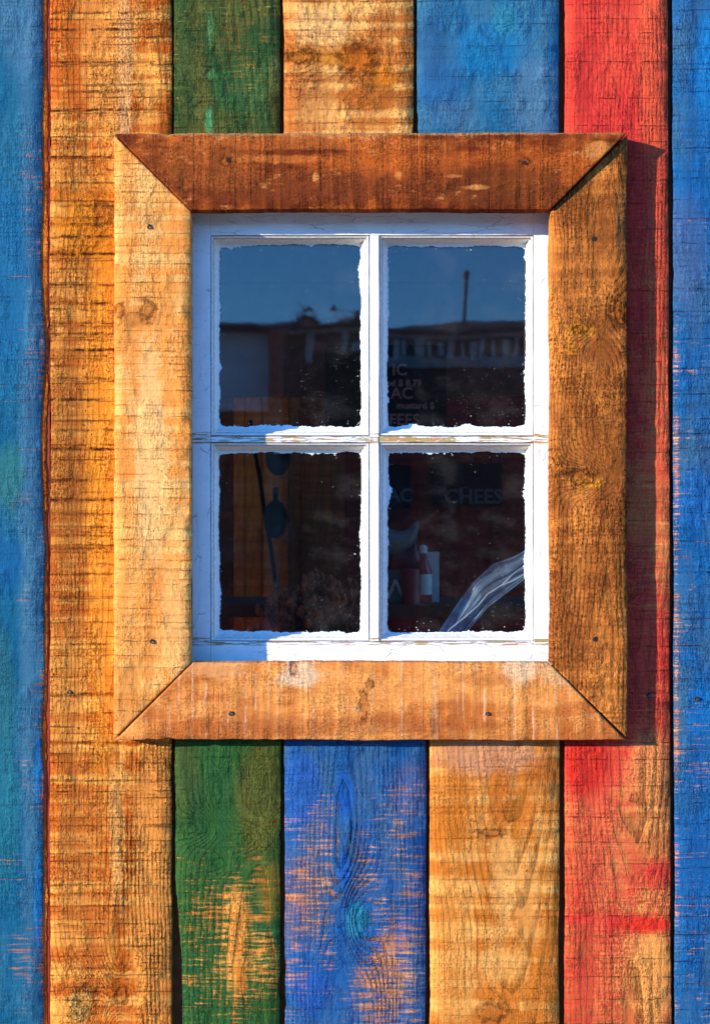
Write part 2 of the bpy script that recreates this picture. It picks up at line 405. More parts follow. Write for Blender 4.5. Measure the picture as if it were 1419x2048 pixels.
plank(350, 560.5, 1360, BOT, mG2, 15, y=.001, label='green plank below the window with worn orange patches', wave=((np.array([-3000., -1020, -900, -790, -730, 3000]), np.array([15., 16, 13, 6, 0, 0])), None), edge=(2.0, 1.3))

# upper orange
cU = 696.5
mU = wood('orange_plank_wood_upper', T(248, 184, 108), T(196, 118, 56), 6, uc=90, d0=200, tilt=.02, sp=10, ring=.3, warp=30, saw=.75, sawsp=44, sawband=.55, fuzz=.75,
    knots=conv([(716, 120, 34, 30, 40), (606, 114, 26, 12, 36)], cU), ringp=conv([(700, 120, 120, 60, 1.2)], cU),
    patches=conv([(716, 118, 44, 34, T(200, 108, 18), .95), (716, 92, 16, 8, T(120, 64, 20), .8), (752, 172, 34, 8, T(128, 70, 28), .8), (765, 150, 30, 30, T(206, 120, 30), .8), (606, 114, 36, 14, T(222, 140, 40), .9), (660, 118, 40, 14, T(216, 136, 40), .8), (740, 200, 70, 30, T(176, 96, 34), .7), (600, 200, 60, 90, T(184, 112, 60), .5), (640, 50, 60, 36, T(255, 204, 138), .6)], cU), relief=1.05)
plank(567, 826, TOP, 400, mU, 16, y=-.0005, label='bare orange plank above the window')

# upper blue
cV = 976
mV = wood('blue_plank_paint_upper', O_M, O_D, 7, uc=40, d0=180, tilt=.06, sp=16, ring=.35, warp=40, saw=.6, sawsp=55, sawband=.3, fuzz=.55,
    knots=conv([(1012, 34, 24, 30, 70)], cV),
    paint=dict(c1=T(26, 104, 160), c2=T(58, 118, 162), cov=.98, thin=.995, deep=T(24, 50, 86),
       patch=conv([(980, 100, 70, 60, T(6, 118, 186), .7), (1010, 40, 24, 34, T(44, 136, 176), .7), (1080, 200, 60, 90, T(84, 126, 168), .6), (880, 170, 50, 50, T(24, 92, 160), .7), (900, 230, 50, 30, T(70, 112, 160), .5), (860, 90, 40, 60, T(36, 84, 140), .6)], cV)), relief=1.0)
plank(834, 1117, TOP, 400, mV, 17, y=.0005, label='blue plank above the window')

# red, full height right of the window
cR = 1233
mR = wood('red_plank_paint', T(246, 172, 100), T(206, 128, 72), 8, uc=34, d0=-40, tilt=.05, sp=8.5, ring=.62, warp=18, saw=.7, sawsp=48, sawband=.3, fuzz=.7,
    knots=conv([(1268, 1597, 8, 7, 3), (1290, 1850, 24, 10, 8)], cR),
    patches=conv([(1160, 1800, 34, 160, T(140, 84, 44), .7), (1150, 1980, 40, 120, T(150, 86, 48), .7), (1300, 1950, 40, 130, T(255, 180, 96), .8)], cR),
    paint=dict(soft=.42, stain=.12, c1=RD1, c2=T(224, 66, 58), cov=.62, thin=.92, deep=T(96, 16, 26),
       wear=conv([(1230, 100, 300, 420, .55), (1230, 700, 200, 330, .32), (1170, 1530, 46, 60, .5), (1330, 1745, 50, 26, .6), (1290, 1850, 60, 16, .8), (1190, 1838, 60, 9, .5), (1190, 1640, 50, 120, .2), (1180, 1900, 60, 200, .04), (1310, 1640, 40, 120, -.3), (1310, 1970, 50, 110, -.4), (1250, 1010, 120, 120, -.1), (1240, 1330, 130, 190, .5), (1185, 1700, 60, 260, .16)], cR),
       patch=conv([(1310, 100, 34, 300, RD2, .9), (1320, 700, 30, 500, RD2, .9), (1170, 80, 30, 160, T(196, 34, 48), .7), (1200, 1700, 60, 130, T(214, 92, 66), .8), (1300, 1560, 50, 90, T(238, 150, 96), .6), (1290, 1850, 60, 20, T(228, 44, 36), .9), (1170, 1530, 40, 60, T(206, 22, 34), .9)], cR)), ringp=conv([(1300, 1950, 60, 130, 1.1), (1290, 1600, 60, 130, .8), (1200, 900, 120, 500, .5)], cR), relief=1.2)
pR = plank(1129, 1337, TOP, BOT, mR, 18, y=.001, label='red plank right of the window, its paint worn to orange low down', wave=(None, (np.array([-3000., -1000, 1000, 3000]), np.array([5., 4, -2.5, -4]))))

# far right blue
cW = 1480
mW = wood('blue_plank_paint_right', O_L, O_M, 9, uc=-160, d0=160, tilt=.03, sp=12, ring=.35, saw=.9, sawsp=48, sawband=.6, fuzz=.8,
    paint=dict(c1=T(0, 94, 168), c2=T(44, 98, 150), soft=.15, cov=.90, thin=.99, deep=T(18, 40, 84),
       wear=conv([(1400, 1500, 60, 220, -.10), (1350, 1200, 6, 900, -.2), (1400, 1960, 60, 90, -.14), (1385, 700, 30, 60, -.07), (1400, 300, 100, 100, .1)], cW),
       patch=conv([(1405, 120, 20, 120, T(0, 118, 200), .8), (1400, 1420, 30, 60, T(0, 112, 196), .8), (1370, 500, 40, 120, T(62, 98, 158), .7), (1380, 1750, 50, 160, T(6, 92, 170), .7), (1395, 1000, 40, 60, T(0, 100, 190), .7)], cW)), relief=1.1)
plank(1345, 1617, TOP, BOT, mW, 19, y=.0015, label='blue plank at the far right', wave=((np.array([-3000., -1000, 1000, 3000]), np.array([8., 4, -1, -4])), None))

# lower blue
cL = 710
mL = wood('blue_plank_paint_lower', T(250, 176, 100), T(220, 142, 76), 10, uc=-22, d0=70, tilt=.085, sp=8, ring=.7, warp=14, saw=.35, sawsp=52, sawband=.2, fuzz=.6,
    knots=conv([(712, 1845, 22, 36, 70)], cL),
    paint=dict(c1=T(8, 92, 172), c2=T(46, 98, 156), soft=.18, cov=.79, thin=.985, deep=T(18, 36, 90),
       wear=conv([(700, 1510, 170, 60, .3), (690, 1600, 22, 50, .35), (688, 1740, 16, 46, .4), (684, 1900, 12, 60, .3), (712, 1845, 28, 40, .5), (610, 1560, 40, 60, .2), (600, 1800, 40, 120, -.05), (780, 1940, 60, 100, -.2), (620, 2010, 40, 60, .2), (790, 1700, 60, 80, -.04), (640, 1720, 60, 60, -.06)], cL),
       patch=conv([(712, 1840, 22, 34, T(36, 134, 180), .95), (600, 1580, 40, 80, T(18, 92, 190), .8), (690, 1590, 18, 46, T(14, 98, 200), .9), (688, 1740, 14, 40, T(14, 98, 200), .9), (600, 1800, 50, 90, T(84, 88, 128), .6), (820, 1580, 40, 60, T(90, 108, 164), .6), (620, 1980, 40, 50, T(20, 86, 180), .8)], cL)), ringp=conv([(695, 1620, 50, 160, 1.2), (700, 1860, 70, 160, .8)], cL), relief=1.2)
plank(569, 851, 1360, BOT, mL, 20, y=.0005, label='blue plank below the window with orange streaks and a pale blue knot')

# lower orange
cO = 989
mO = wood('orange_plank_wood_lower', T(250, 184, 104), T(204, 122, 48), 21, uc=40, d0=150, tilt=-.04, sp=6.5, ring=.42, warp=8, saw=.5, sawsp=40, sawband=.42, fuzz=.45,
    knots=conv([(985, 1665, 26, 7, 3), (985, 2025, 24, 16, 14)], cO),
    patches=conv([(970, 1510, 110, 40, T(206, 150, 120), .85), (1000, 1590, 20, 66, T(176, 100, 40), .6), (1090, 1560, 40, 40, T(176, 98, 40), .7), (1010, 1740, 26, 90, T(255, 200, 124), .5), (1050, 1790, 30, 120, T(248, 188, 112), .4), (900, 1620, 50, 90, T(206, 122, 44), .6), (900, 1900, 36, 160, T(222, 142, 62), .5), (1090, 1980, 40, 90, T(206, 124, 50), .6), (1000, 1930, 60, 40, T(252, 190, 110), .6)], cO), ringp=conv([(1050, 1800, 70, 300, .9), (930, 1800, 40, 260, .5)], cO), relief=.85)
plank(859, 1117, 1360, BOT, mO, 22, y=-.0005, label='bare golden plank below the window')

# neighbours just outside the frame, so that the wall goes on
gen = [(-390, -162, mO), (-640, -398, mG2), (-900, -648, mR), (-1160, -908, mA), (-1420, -1168, mL), (1624, 1860, mA), (1868, 2090, mG), (2098, 2350, mU), (2358, 2600, mR), (2608, 2850, mV)]
for i, (a, b, m) in enumerate(gen):
    plank(a, b, TOP, BOT, m, 40+i, y=.0005*(i % 3), dense=(0, 0))

# sheathing behind the planks, with the window hole; side, back and roof
zt = W(0, TOP).z; zb = W(0, BOT).z
x0s, x1s = -1.28, 1.28; y0s, y1s = .0165, .040
hx0, hx1 = W(375, 0, 0).x, W(1112, 0, 0).x; hz1, hz0 = W(0, 412).z, W(0, 1338).z
mb = MB(); mb.box((x0s, y0s, zb), (hx0, y1s, zt)).box((hx1, y0s, zb), (x1s, y1s, zt)).box((hx0, y0s, hz1), (hx1, y1s, zt)).box((hx0, y0s, zb), (hx1, y1s, hz0))
link('sheathing', mb.me('sheathing'), M_inside, shack)
M_in2 = wood('interior_boards_brown', T(166, 94, 50), T(120, 66, 36), 30, ring=.4, saw=.3, fuzz=.4, sp=10)
M_in3 = wood('interior_boards_maroon', T(150, 62, 48), T(112, 44, 38), 31, ring=.2, saw=.3, fuzz=.4, sp=10)
IB = 1.25      # depth of the room
M_wall_in = plain('pale_bounce_boards', T(255, 222, 176), .85, .15, 6)  # made pale so unseen lining, floor, ceiling and wall bounce light inward
link('ceiling_panel', MB().box((-1.28, .041, 2.60), (1.3, .42, 2.62)).me('ceiling_panel'), M_wall_in, shack)  # stops short of the back wall: gap added to let sky light in
link('roof', MB().box((-1.42, -.02, zt+.002), (1.42, .42, zt+.05)).me('roof'), plain('roofing_felt', (.06, .06, .065, 1), .9, .3, 80, .001), shack)  # cut short over the same added skylight gap
link('side_wall', MB().box((-1.28, .041, 1.16), (-1.25, IB+.02, 2.60)).box((-1.28, .041, .0), (-1.25, .12, 1.16)).me('side_wall'), M_wall_in, shack)  # unseen wall, lower part left open to admit sunlight for bounce
mb = MB(); e_ = .0405; mb.box((x0s, e_, .1), (hx0, e_+.006, 2.6)).box((hx1, e_, .1), (x1s, e_+.006, 2.6)).box((hx0, e_, hz1), (hx1, e_+.006, 2.6)).box((hx0, e_, .1), (hx1, e_+.006, hz0))
link('bounce_lining', mb.me('bounce_lining'), M_wall_in, shack)  # unseen lining added to reflect light onto the back wall
link('back_wall', MB().box((-1.28, IB+.02, 0), (1.28, IB+.04, 2.60)).me('back_wall'), M_inside, shack)
link('floor_boards', MB().box((-1.25, .041, .06), (1.3, IB, .10)).me('floor_boards'), M_wall_in, shack)

# ------------------------------------------------------------------ window casing boards
win = empty('window', (0, -.33, 1.2), parent=shack); win.location = Vector((0, 0, W(0, 1480).z)) - Vector(shack.location)
win['label'] = 'white four pane window in a mitred frame of rough orange boards'
def trim(px0, px1, py0, py1, y, mat, seed, horizontal, depth=None, inner=1, amt=152, label=None, **kw):
    rs = np.random.RandomState(seed); k = (D + y) / D
    cx = (px0+px1)/2; cy = (py0+py1)/2; c = W(cx, cy, y)
    if horizontal:
        me = board_mesh('casing_board', (py1-py0)/2, -(px1-px0)/2, (px1-px0)/2, rs, mit=(inner, amt), depth=depth, sc=k, thick=-y/S-1, **kw)
        o = link('casing_board', me, mat, win, loc=c, rot=(0, math.radians(90), 0))
    else:
        me = board_mesh('casing_board', (px1-px0)/2, -(py1-py0)/2, (py1-py0)/2, rs, mit=(inner, amt), depth=depth, sc=k, thick=-y/S-1, **kw)
        o = link('casing_board', me, mat, win, loc=c)
    o['label'] = label; return o
def convV(l, cx, cy): return [(it[0]-cx, cy-it[1]) + tuple(it[2:]) for it in l]
# left
cx, cy = 303.5, 874
mTL = wood('pale_casing_wood', T(255, 198, 122), T(244, 158, 78), 51, uc=40, d0=200, tilt=.02, sp=10, ring=.25, warp=24, saw=.78, sawsp=27, sawband=.42, fuzz=.5, dirt=(150, 82, 38),
    knots=convV([(240, 622, 9, 14, 20), (296, 622, 12, 20, 30)], cx, cy),
    patches=convV([(300, 900, 30, 240, T(255, 208, 142), .7), (275, 640, 40, 18, T(190, 120, 62), .7), (290, 445, 24, 18, T(200, 140, 84), .5), (250, 1400, 40, 90, T(206, 128, 60), .7), (345, 1240, 30, 120, T(255, 200, 128), .6), (250, 1150, 30, 200, T(246, 172, 92), .6)], cx, cy), relief=.85)
dL = lambda U, Vv: (Vv/606.)*4.5        # nearer the wall at the top
trim(228.5, 380, 269, 1479, -.0195, mTL, 61, False, depth=dL, inner=1, amt=151, label='pale orange casing board left of the window', bev=1.4, edge=(1.2, 1.0))
# right
cx, cy = 1176.5, 873
mTR = wood('brown_casing_wood', T(216, 134, 64), T(150, 86, 40), 52, uc=30, d0=40, tilt=.03, sp=7, ring=.7, warp=34, saw=.22, sawsp=60, sawband=.22, fuzz=1.0, dirt=(74, 44, 22),
    knots=convV([(1165, 952, 22, 14, 60), (1236, 625, 16, 24, 30), (1168, 660, 16, 9, 26)], cx, cy),
    patches=convV([(1165, 660, 30, 14, T(214, 142, 42), .8), (1178, 964, 30, 12, T(214, 144, 52), .8), (1140, 690, 12, 24, T(206, 134, 44), .7), (1240, 450, 14, 80, T(110, 84, 56), .6), (1180, 300, 90, 40, T(130, 90, 54), .5)], cx, cy), relief=1.7)
trim(1100, 1253, 269, 1479, -.0185, mTR, 62, False, inner=-1, amt=152, label='brown coarse grained casing board right of the window', bev=2.4, edge=(1.6, 1.4), depth=lambda U, Vv: fbm1(np.random.RandomState(5), Vv.ravel(), 60, 3).reshape(Vv.shape)*.6)
# top
cx, cy = 740, 342.5
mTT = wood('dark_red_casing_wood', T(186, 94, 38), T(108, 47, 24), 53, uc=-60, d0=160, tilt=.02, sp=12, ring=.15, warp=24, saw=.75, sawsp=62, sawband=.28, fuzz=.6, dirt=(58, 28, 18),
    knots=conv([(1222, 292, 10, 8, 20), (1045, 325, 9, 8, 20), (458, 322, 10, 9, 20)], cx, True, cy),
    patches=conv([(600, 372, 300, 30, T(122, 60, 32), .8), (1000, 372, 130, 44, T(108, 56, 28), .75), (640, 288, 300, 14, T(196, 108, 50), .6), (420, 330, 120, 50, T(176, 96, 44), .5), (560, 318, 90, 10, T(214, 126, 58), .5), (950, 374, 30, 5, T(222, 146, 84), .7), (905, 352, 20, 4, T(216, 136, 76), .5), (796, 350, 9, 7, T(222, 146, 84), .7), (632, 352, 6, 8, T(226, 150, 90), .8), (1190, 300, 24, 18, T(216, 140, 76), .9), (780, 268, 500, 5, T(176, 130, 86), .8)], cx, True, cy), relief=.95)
dT = lambda U, Vv: -(Vv/512.)*3.5 + np.clip(U/76., -1, 1)*3.0
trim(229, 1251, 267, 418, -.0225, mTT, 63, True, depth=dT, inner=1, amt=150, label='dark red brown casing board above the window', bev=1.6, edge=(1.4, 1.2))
# bottom
cx, cy = 741, 1402.5
mTB = wood('tan_casing_wood', T(244, 164, 90), T(194, 110, 54), 54, uc=20, d0=200, tilt=.02, sp=12, ring=.2, warp=20, saw=.25, sawsp=62, sawband=.25, fuzz=.5, dirt=(120, 66, 36), streak=.42,
    knots=conv([(728, 1412, 8, 26, 10), (592, 1338, 8, 14, 10), (740, 1368, 7, 8, 10)], cx, True, cy),
    patches=conv([(600, 1352, 36, 24, T(240, 204, 172), .9), (1036, 1345, 34, 26, T(244, 206, 170), .85), (1110, 1350, 50, 24, T(236, 180, 130), .8), (440, 1340, 60, 20, T(230, 170, 116), .6), (700, 1450, 300, 16, T(166, 92, 52), .5), (970, 1360, 60, 14, T(198, 118, 66), .5)], cx, True, cy), relief=.7)
dB = lambda U, Vv: (77-U)/154.*8 + 5*np.clip((Vv-180)/300., 0, 1)
trim(231, 1251, 1326, 1480, -.0250, mTB, 64, True, depth=dB, inner=-1, amt=153, label='tan casing board under the window with pale streaks', bev=1.6, edge=(1.2, 1.2))

# ------------------------------------------------------------------ nails
def nail(px, py, y, parent, r=3.6, deep=True):
    mb = MB(); R = r*S
    mb.lathe([(R*1.25, .0008), (R*1.25, -.0001), (R*.95, -.0003)], n=14, axis='y')
    o = link('nail', mb.me('nail'), M_steel, parent, loc=W(px, py, y-.0006)); return o
def nailhole(px, py, y, parent, r=4.4):
    rs = np.random.RandomState(int(px)); n = 18; v = []; 
    for i in range(n):
        a = 2*math.pi*i/n; q = r*S*(1+rs.uniform(-.3, .3)); v.append((q*math.cos(a)*1.15, 0, q*math.sin(a)))
    v2 = [(p[0], .0012, p[2]) for p in v]
    me = mesh('nail_hole_disc', v+v2, [tuple(range(n))] + [(i, (i+1) % n, n+(i+1) % n, n+i) for i in range(n)])
    return link('nail_hole_disc', me, M_hole, parent, loc=W(px, py, y-.0005))
for (px, py, yy, p) in [(300, 453, -.0176, win), (305, 1283, -.0213, win), (1188, 478, -.0185, win), (1190, 1278, -.0185, win), (462, 1427, -.0236, win), (975, 1428, -.0231, win), (456, 320, -.0219, win), (1048, 326, -.0241, win)]:
    nailhole(px, py, yy, p)
for (px, py, yy) in [(302, 455, -.0179), (307, 1285, -.0216), (976, 1429, -.0234), (464, 1428, -.0239)]: nail(px, py, yy, win, 2.3)
def pnail(px, py, pl): 
    y = pl.location.y + shack.location.y
    nailhole(px, py, y, pl, 4.5); nail(px+1, py+1, y-.0003, pl, 2.4)
pnail(140, 1384, pA); pnail(1297, 1391, pR); pnail(1393, 1398, planks[9])

# ------------------------------------------------------------------ white sash
def sash_mat():
    g = G('weathered_white_paint'); u = g.x*(1/S); v = g.z*(1/S)
    def N(a, b, det=2., ro=.5, o=0.): return g.noise(g.vec(u*(1/a)+o, v*(1/b)+o*1.7), det, ro)
    white = T(255, 255, 255)
    c = g.mix(g.ss(N(60, 60, 3, .6, 3.), .35, .65), (.78, .78, .76, 1), (.84, .84, .82, 1))
    wu = u + (N(14, 14, 3, .6, 5.) - .5)*10; wv = v + (N(14, 14, 3, .6, 9.) - .5)*10
    # long cracks running with the grain: vertical on stiles, horizontal on rails
    israil = g.math('MAXIMUM', g.ss(v, 548, 552), g.ss(v, -268, -262, 1, 0))
    e1 = g.voro(g.vec(wu*(1/24.)+7, wv*(1/120.)), 'DISTANCE_TO_EDGE'); e2 = g.voro(g.vec(wu*(1/90.)+3, wv*(1/15.)), 'DISTANCE_TO_EDGE')
    cr1 = g.ss(e1, .0, .028, 1, 0) * g.ss(N(50, 110, 2, .5, 12.), .50, .60)
    cr2 = g.ss(e2, .0, .035, 1, 0) * g.ss(N(110, 30, 2, .5, 15.), .45, .57)
    cr = cr1*(1-israil) + cr2*israil
    c = g.mix(cr*.5, c, T(150, 96, 96))
    # flaked spots
    fl = g.ss(N(44, 4.2, 3, .65, 21.), .66, .70)
    ledge = g.ss(g.math('ABSOLUTE', v - 150.), 9, 14, 1, 0)
    ledge2 = g.ss(g.math('ABSOLUTE', v + 262.), 7, 10, 1, 0)
    lm = g.math('MAXIMUM', ledge, ledge2)
    fl2 = g.ss(N(50, 3.4, 3, .6, 33.), .50, .54) * lm
    big = g.ss(g.math('ABSOLUTE', u - 125.), 76, 84, 1, 0) * g.ss(g.math('ABSOLUTE', v - 146.5), 3.4, 4.6, 1, 0)
    fl2 = g.math('MAXIMUM', fl2, big * g.ss(N(20, 6, 2, .5, 40.), .3, .4))
    fm = g.math('MAXIMUM', fl*.25, fl2)
    c = g.mix(fm, c, g.mix(g.ss(N(30, 8, 2, .5, 50.), .4, .6), T(178, 168, 110), T(200, 150, 96)))
    dots = g.ss(N(5, 5, 1, .5, 60.), .79, .81); c = g.mix(dots*.5, c, T(90, 70, 66))
    h = N(40, 40, 3, .6, 70.)*.5 + N(7, 60, 3, .6, 71.)*.25*(1-israil) + N(60, 7, 3, .6, 72.)*.25*israil - cr*.5 - fm*.5
    return g.finish(c, .45, h*.0006, spec=.4)
M_white = sash_mat()
M_putty = plain('white_paint_smear', (.60, .68, .72, 1), .55, .10, 400, .0004)
sY = .022
def SV(px, py, y): v = W(px, py, y); return (v.x, v.y, v.z - ZC)
def sbox(name, x0, x1, y0, y1, yf, yb, parent=win, label=None, jit=.5, seed=0):
    """bar with slightly uneven rounded edges"""
    rs = np.random.RandomState(seed); vert = (y1-y0) > (x1-x0)
    a0, a1 = (y0, y1) if vert else (x0, x1); n = max(3, int((a1-a0)/8)); ts = np.linspace(a0, a1, n)
    lo, hi = (x0, x1) if vert else (y0, y1)
    el_ = fbm1(rs, ts, 60, 4)*jit; er = fbm1(rs, ts, 60, 4)*jit
    V = []; F = []; prof = [(0, yb), (0, yf+.0012), (.25, yf+.0003), (1.2, yf), (-1.2, yf), (-.25, yf+.0003), (-0.0001, yf+.0012), (-0.0001, yb)]
    for i, t in enumerate(ts):
        for k, (o, y) in enumerate(prof):
            q = lo + el_[i] + o if k < 4 else hi + er[i] + o
            V.append(SV(q, t, y) if vert else SV(t, q, y))
    m = len(prof)
    for i in range(n-1):
        for k in range(m-1):
            f = (i*m+k, i*m+k+1, (i+1)*m+k+1, (i+1)*m+k); F.append(f[::-1] if vert else f)
        F.append((i*m+m-1, i*m, (i+1)*m, (i+1)*m+m-1))
    F.append(tuple(range(m))); F.append(tuple((n-1)*m+k for k in range(m))[::-1])
    me = mesh(name, V, F); return link(name, me, M_white, parent, loc=(0, 0, ZC), label=label)
sbox('stile', 384, 421, 424, 1330, sY, .05, seed=1); sbox('stile', 1066.5, 1108, 424, 1330, sY, .05, seed=2)
sbox('top_rail', 421.4, 1066, 424, 470.5, sY+.0004, .05, seed=3); sbox('bottom_rail', 421.4, 1066, 1283, 1330, sY+.0004, .05, seed=4)
sbox('muntin', 738, 757.5, 471, 1282.5, sY+.0012, .05, seed=5)
sbox('muntin', 421.5, 737.6, 872.5, 884.5, sY+.0016, .05, seed=6); sbox('muntin', 758, 1066, 872.5, 884.5, sY+.0016, .05, seed=7)
GY = sY + .0220
panes = [(421, 738, 470.5, 872.5), (757.5, 1066.5, 470.5, 872.5), (421, 738, 884.5, 1283), (757.5, 1066.5, 884.5, 1283)]
gl = bpy.data.materials.new('window_glass'); gl.use_nodes = True
def glass_mat(ior=1.58):
    g = G('old_window_glass'); nt = g.nt
    nz = g.noise(g.vec(g.x*9, g.y*9, g.z*5), 2, .5, dims='3D')
    b = g.node('ShaderNodeBump'); b.inputs['Distance'].default_value = 1.0; g.put(nz*.00022, b.inputs['Height'])
    geo = g.node('ShaderNodeNewGeometry'); bf = E(g, geo.outputs['Backfacing'])
    fr = g.node('ShaderNodeFresnel'); g.put(bf*(1/ior - ior) + ior, fr.inputs['IOR'])
    tr = g.node('ShaderNodeBsdfTransparent'); tr.inputs[0].default_value = (.98, .98, .97, 1)
    gs = g.node('ShaderNodeBsdfGlossy'); gs.inputs['Roughness'].default_value = .012; nt.links.new(b.outputs[0], gs.inputs['Normal'])
    mx = g.node('ShaderNodeMixShader'); nt.links.new(fr.outputs[0], mx.inputs[0]); nt.links.new(tr.outputs[0], mx.inputs[1]); nt.links.new(gs.outputs[0], mx.inputs[2])
    # thin film of dust and smears
    d = g.node('ShaderNodeBsdfDiffuse'); d.inputs[0].default_value = (.75, .72, .68, 1)
    u = g.x*(1/S); v = g.z*(1/S)
    sm = g.ss(g.noise(g.vec(u*(1/90.), v*(1/60.)), 4, .6), .45, .75) * .008 + g.ss(g.noise(g.vec(u*(1/2.4), v*(1/2.4)), 1, .5), .78, .84) * g.ss(g.noise(g.vec(u*(1/70.)+4, v*(1/70.)), 2, .5), .45, .7) * .16 + .001
    mx2 = g.node('ShaderNodeMixShader'); g.put(sm, mx2.inputs[0]); nt.links.new(mx.outputs[0], mx2.inputs[1]); nt.links.new(d.outputs[0], mx2.inputs[2])
    o = g.node('ShaderNodeOutputMaterial'); nt.links.new(mx2.outputs[0], o.inputs[0]); return g.mat
M_glass = glass_mat()
prof = [(0, -.0002), (.3, .0040), (1.9, .0042), (2.1, .0006), (5.4, .0020), (5.6, .0052), (7.4, .0054), (7.6, .0046), (10.4, .0076), (10.8, .0104), (14.5, .0140), (15.6, .0221)]
M_bead = plain('bead_paint_shaded', (.66, .64, .59, 1), .5, .16, 260, .0003)  # beads toned darker, putting the shading of the bars into the colour
for pi, (x0, x1, y0, y1) in enumerate(panes):
    rs = np.random.RandomState(100+pi)
    # moulded glazing bead, one mitred loop
    V = []; F = []; m = len(prof)
    pts = []
    for (ax, ay, bx, by) in ((x0, y0, x1, y0), (x1, y0, x1, y1), (x1, y1, x0, y1), (x0, y1, x0, y0)):
        for t in np.linspace(0, 1, 30)[:-1]: pts.append((ax+(bx-ax)*t, ay+(by-ay)*t))
    cxp, cyp = (x0+x1)/2, (y0+y1)/2; hw_, hh_ = (x1-x0)/2, (y1-y0)/2
    jj = fbm1(rs, np.arange(len(pts)), 6, 3)*.4
    for i, (px, py) in enumerate(pts):
        for k, (ins, dp) in enumerate(prof):
            q = ins + (jj[i] if 0 < k < m-1 else 0)
            V.append(SV(cxp+(px-cxp)*(hw_-q)/hw_, cyp+(py-cyp)*(hh_-q)/hh_, sY+.0010+dp))
    n = len(pts)
    for i in range(n):
        k2 = (i+1) % n
        for k in range(m-1): F.append((i*m+k, i*m+k+1, k2*m+k+1, k2*m+k)[::-1])
    link('glazing_bead', mesh('glazing_bead', V, F), M_bead, win, loc=(0, 0, ZC))
    # pane
    a = SV(x0+4, y1-4, GY); b = SV(x1-4, y0+4, GY+.003); c0 = W(cxp, cyp, GY)
    me = MB().box((a[0]-c0.x, 0, a[2]-(c0.z-ZC)), (b[0]-c0.x, .003, b[2]-(c0.z-ZC))).me('pane')
    pane = link('pane', me, M_glass, win, loc=c0); pane.rotation_euler = (math.radians((.05, -.06, -.03, .07)[pi]), 0, math.radians((-.06, .05, .08, -.04)[pi]))
    # brushed paint overlapping the glass, ragged edges
    V = []; F = []
    gx0, gx1, gy0, gy1 = x0+14, x1-14, y0+14, y1-14
    sides = [((gx0, gy0), (gx1, gy0), (0, 1), 6.5), ((gx1, gy0), (gx1, gy1), (-1, 0), 2.4), ((gx1, gy1), (gx0, gy1), (0, -1), 4.6), ((gx0, gy1), (gx0, gy0), (1, 0), 3.4)]
    for si, (p, q, nrm, bw) in enumerate(sides):
        Lg = math.hypot(q[0]-p[0], q[1]-p[1]); ts = np.arange(0, Lg, 1.3)
        wd = bw + fbm1(rs, ts, 70, 3)*bw*.42 + fbm1(rs, ts, 13, 3)*1.1 + fbm1(rs, ts, 3.2, 1)*.7
        dc = np.minimum(ts, Lg-ts); wd += 7*np.exp(-dc/8.0)
        for b_ in range(3):                                    # brush licks
            c_ = rs.uniform(20, Lg-20); wd += rs.uniform(1, 4)*np.exp(-((ts-c_)/rs.uniform(6, 22))**2)*(1+.5*fbm1(rs, ts, 3, 1))
        wd = np.maximum(wd, 1.2)
        b0 = len(V); yy = GY - .0006 - .00012*si
        for t, ww in zip(ts, wd):
            ex, ey = p[0]+(q[0]-p[0])*t/Lg, p[1]+(q[1]-p[1])*t/Lg
            V.append(SV(ex, ey, yy-.0018)); V.append(SV(ex+nrm[0]*ww*.6, ey+nrm[1]*ww*.6, yy-.0003)); V.append(SV(ex+nrm[0]*ww, ey+nrm[1]*ww, yy)); V.append(SV(ex+nrm[0]*ww, ey+nrm[1]*ww, GY+.0000))
        for i in range(len(ts)-1):
            for k in range(3): F.append((b0+i*4+k, b0+(i+1)*4+k, b0+(i+1)*4+k+1, b0+i*4+k+1))
    link('paint_edge', mesh('paint_edge', V, F), M_putty, win, loc=(0, 0, ZC), label='ragged brushed paint overlapping the glass edge')
    # flecks of paint on the glass
    V = []; F = []
    def fleck(px, py, r, el_=1.0, an=0.):
        b0 = len(V); k = 7
        for i in range(k):
            a_ = 2*math.pi*i/k; rr = r*rs.uniform(.7, 1.25); ex, ey = rr*math.cos(a_)*el_, rr*math.sin(a_)
            V.append(SV(px+ex*math.cos(an)-ey*math.sin(an), py+ex*math.sin(an)+ey*math.cos(an), GY-.00035))
        F.append(tuple(range(b0, b0+k)))
    for i in range(20): fleck(rs.uniform(gx0+6, gx1-6), rs.uniform(gy0+8, gy1-8), abs(rs.normal(0, .2))+.32)
    for i in range(22):
        s_ = rs.randint(4); p, q, nrm, bw = sides[s_]; t = rs.uniform(.02, .98); dd = bw + abs(rs.normal(0, 5)) + 2
        fleck(p[0]+(q[0]-p[0])*t+nrm[0]*dd, p[1]+(q[1]-p[1])*t+nrm[1]*dd, rs.uniform(.35, 1.0), rs.uniform(1, 2.2), rs.uniform(0, 3))
    for i in range(90):                                       # dusty cluster
        fleck(gx0 + (gx1-gx0)*min(.97, max(.03, rs.normal(.72, .17))), gy1 - abs(rs.normal(0, 70)) - 12, rs.uniform(.18, .38))
    o = link('paint_flecks', mesh('paint_flecks', V, F), M_putty, win, loc=(0, 0, ZC)); o['kind'] = 'stuff'

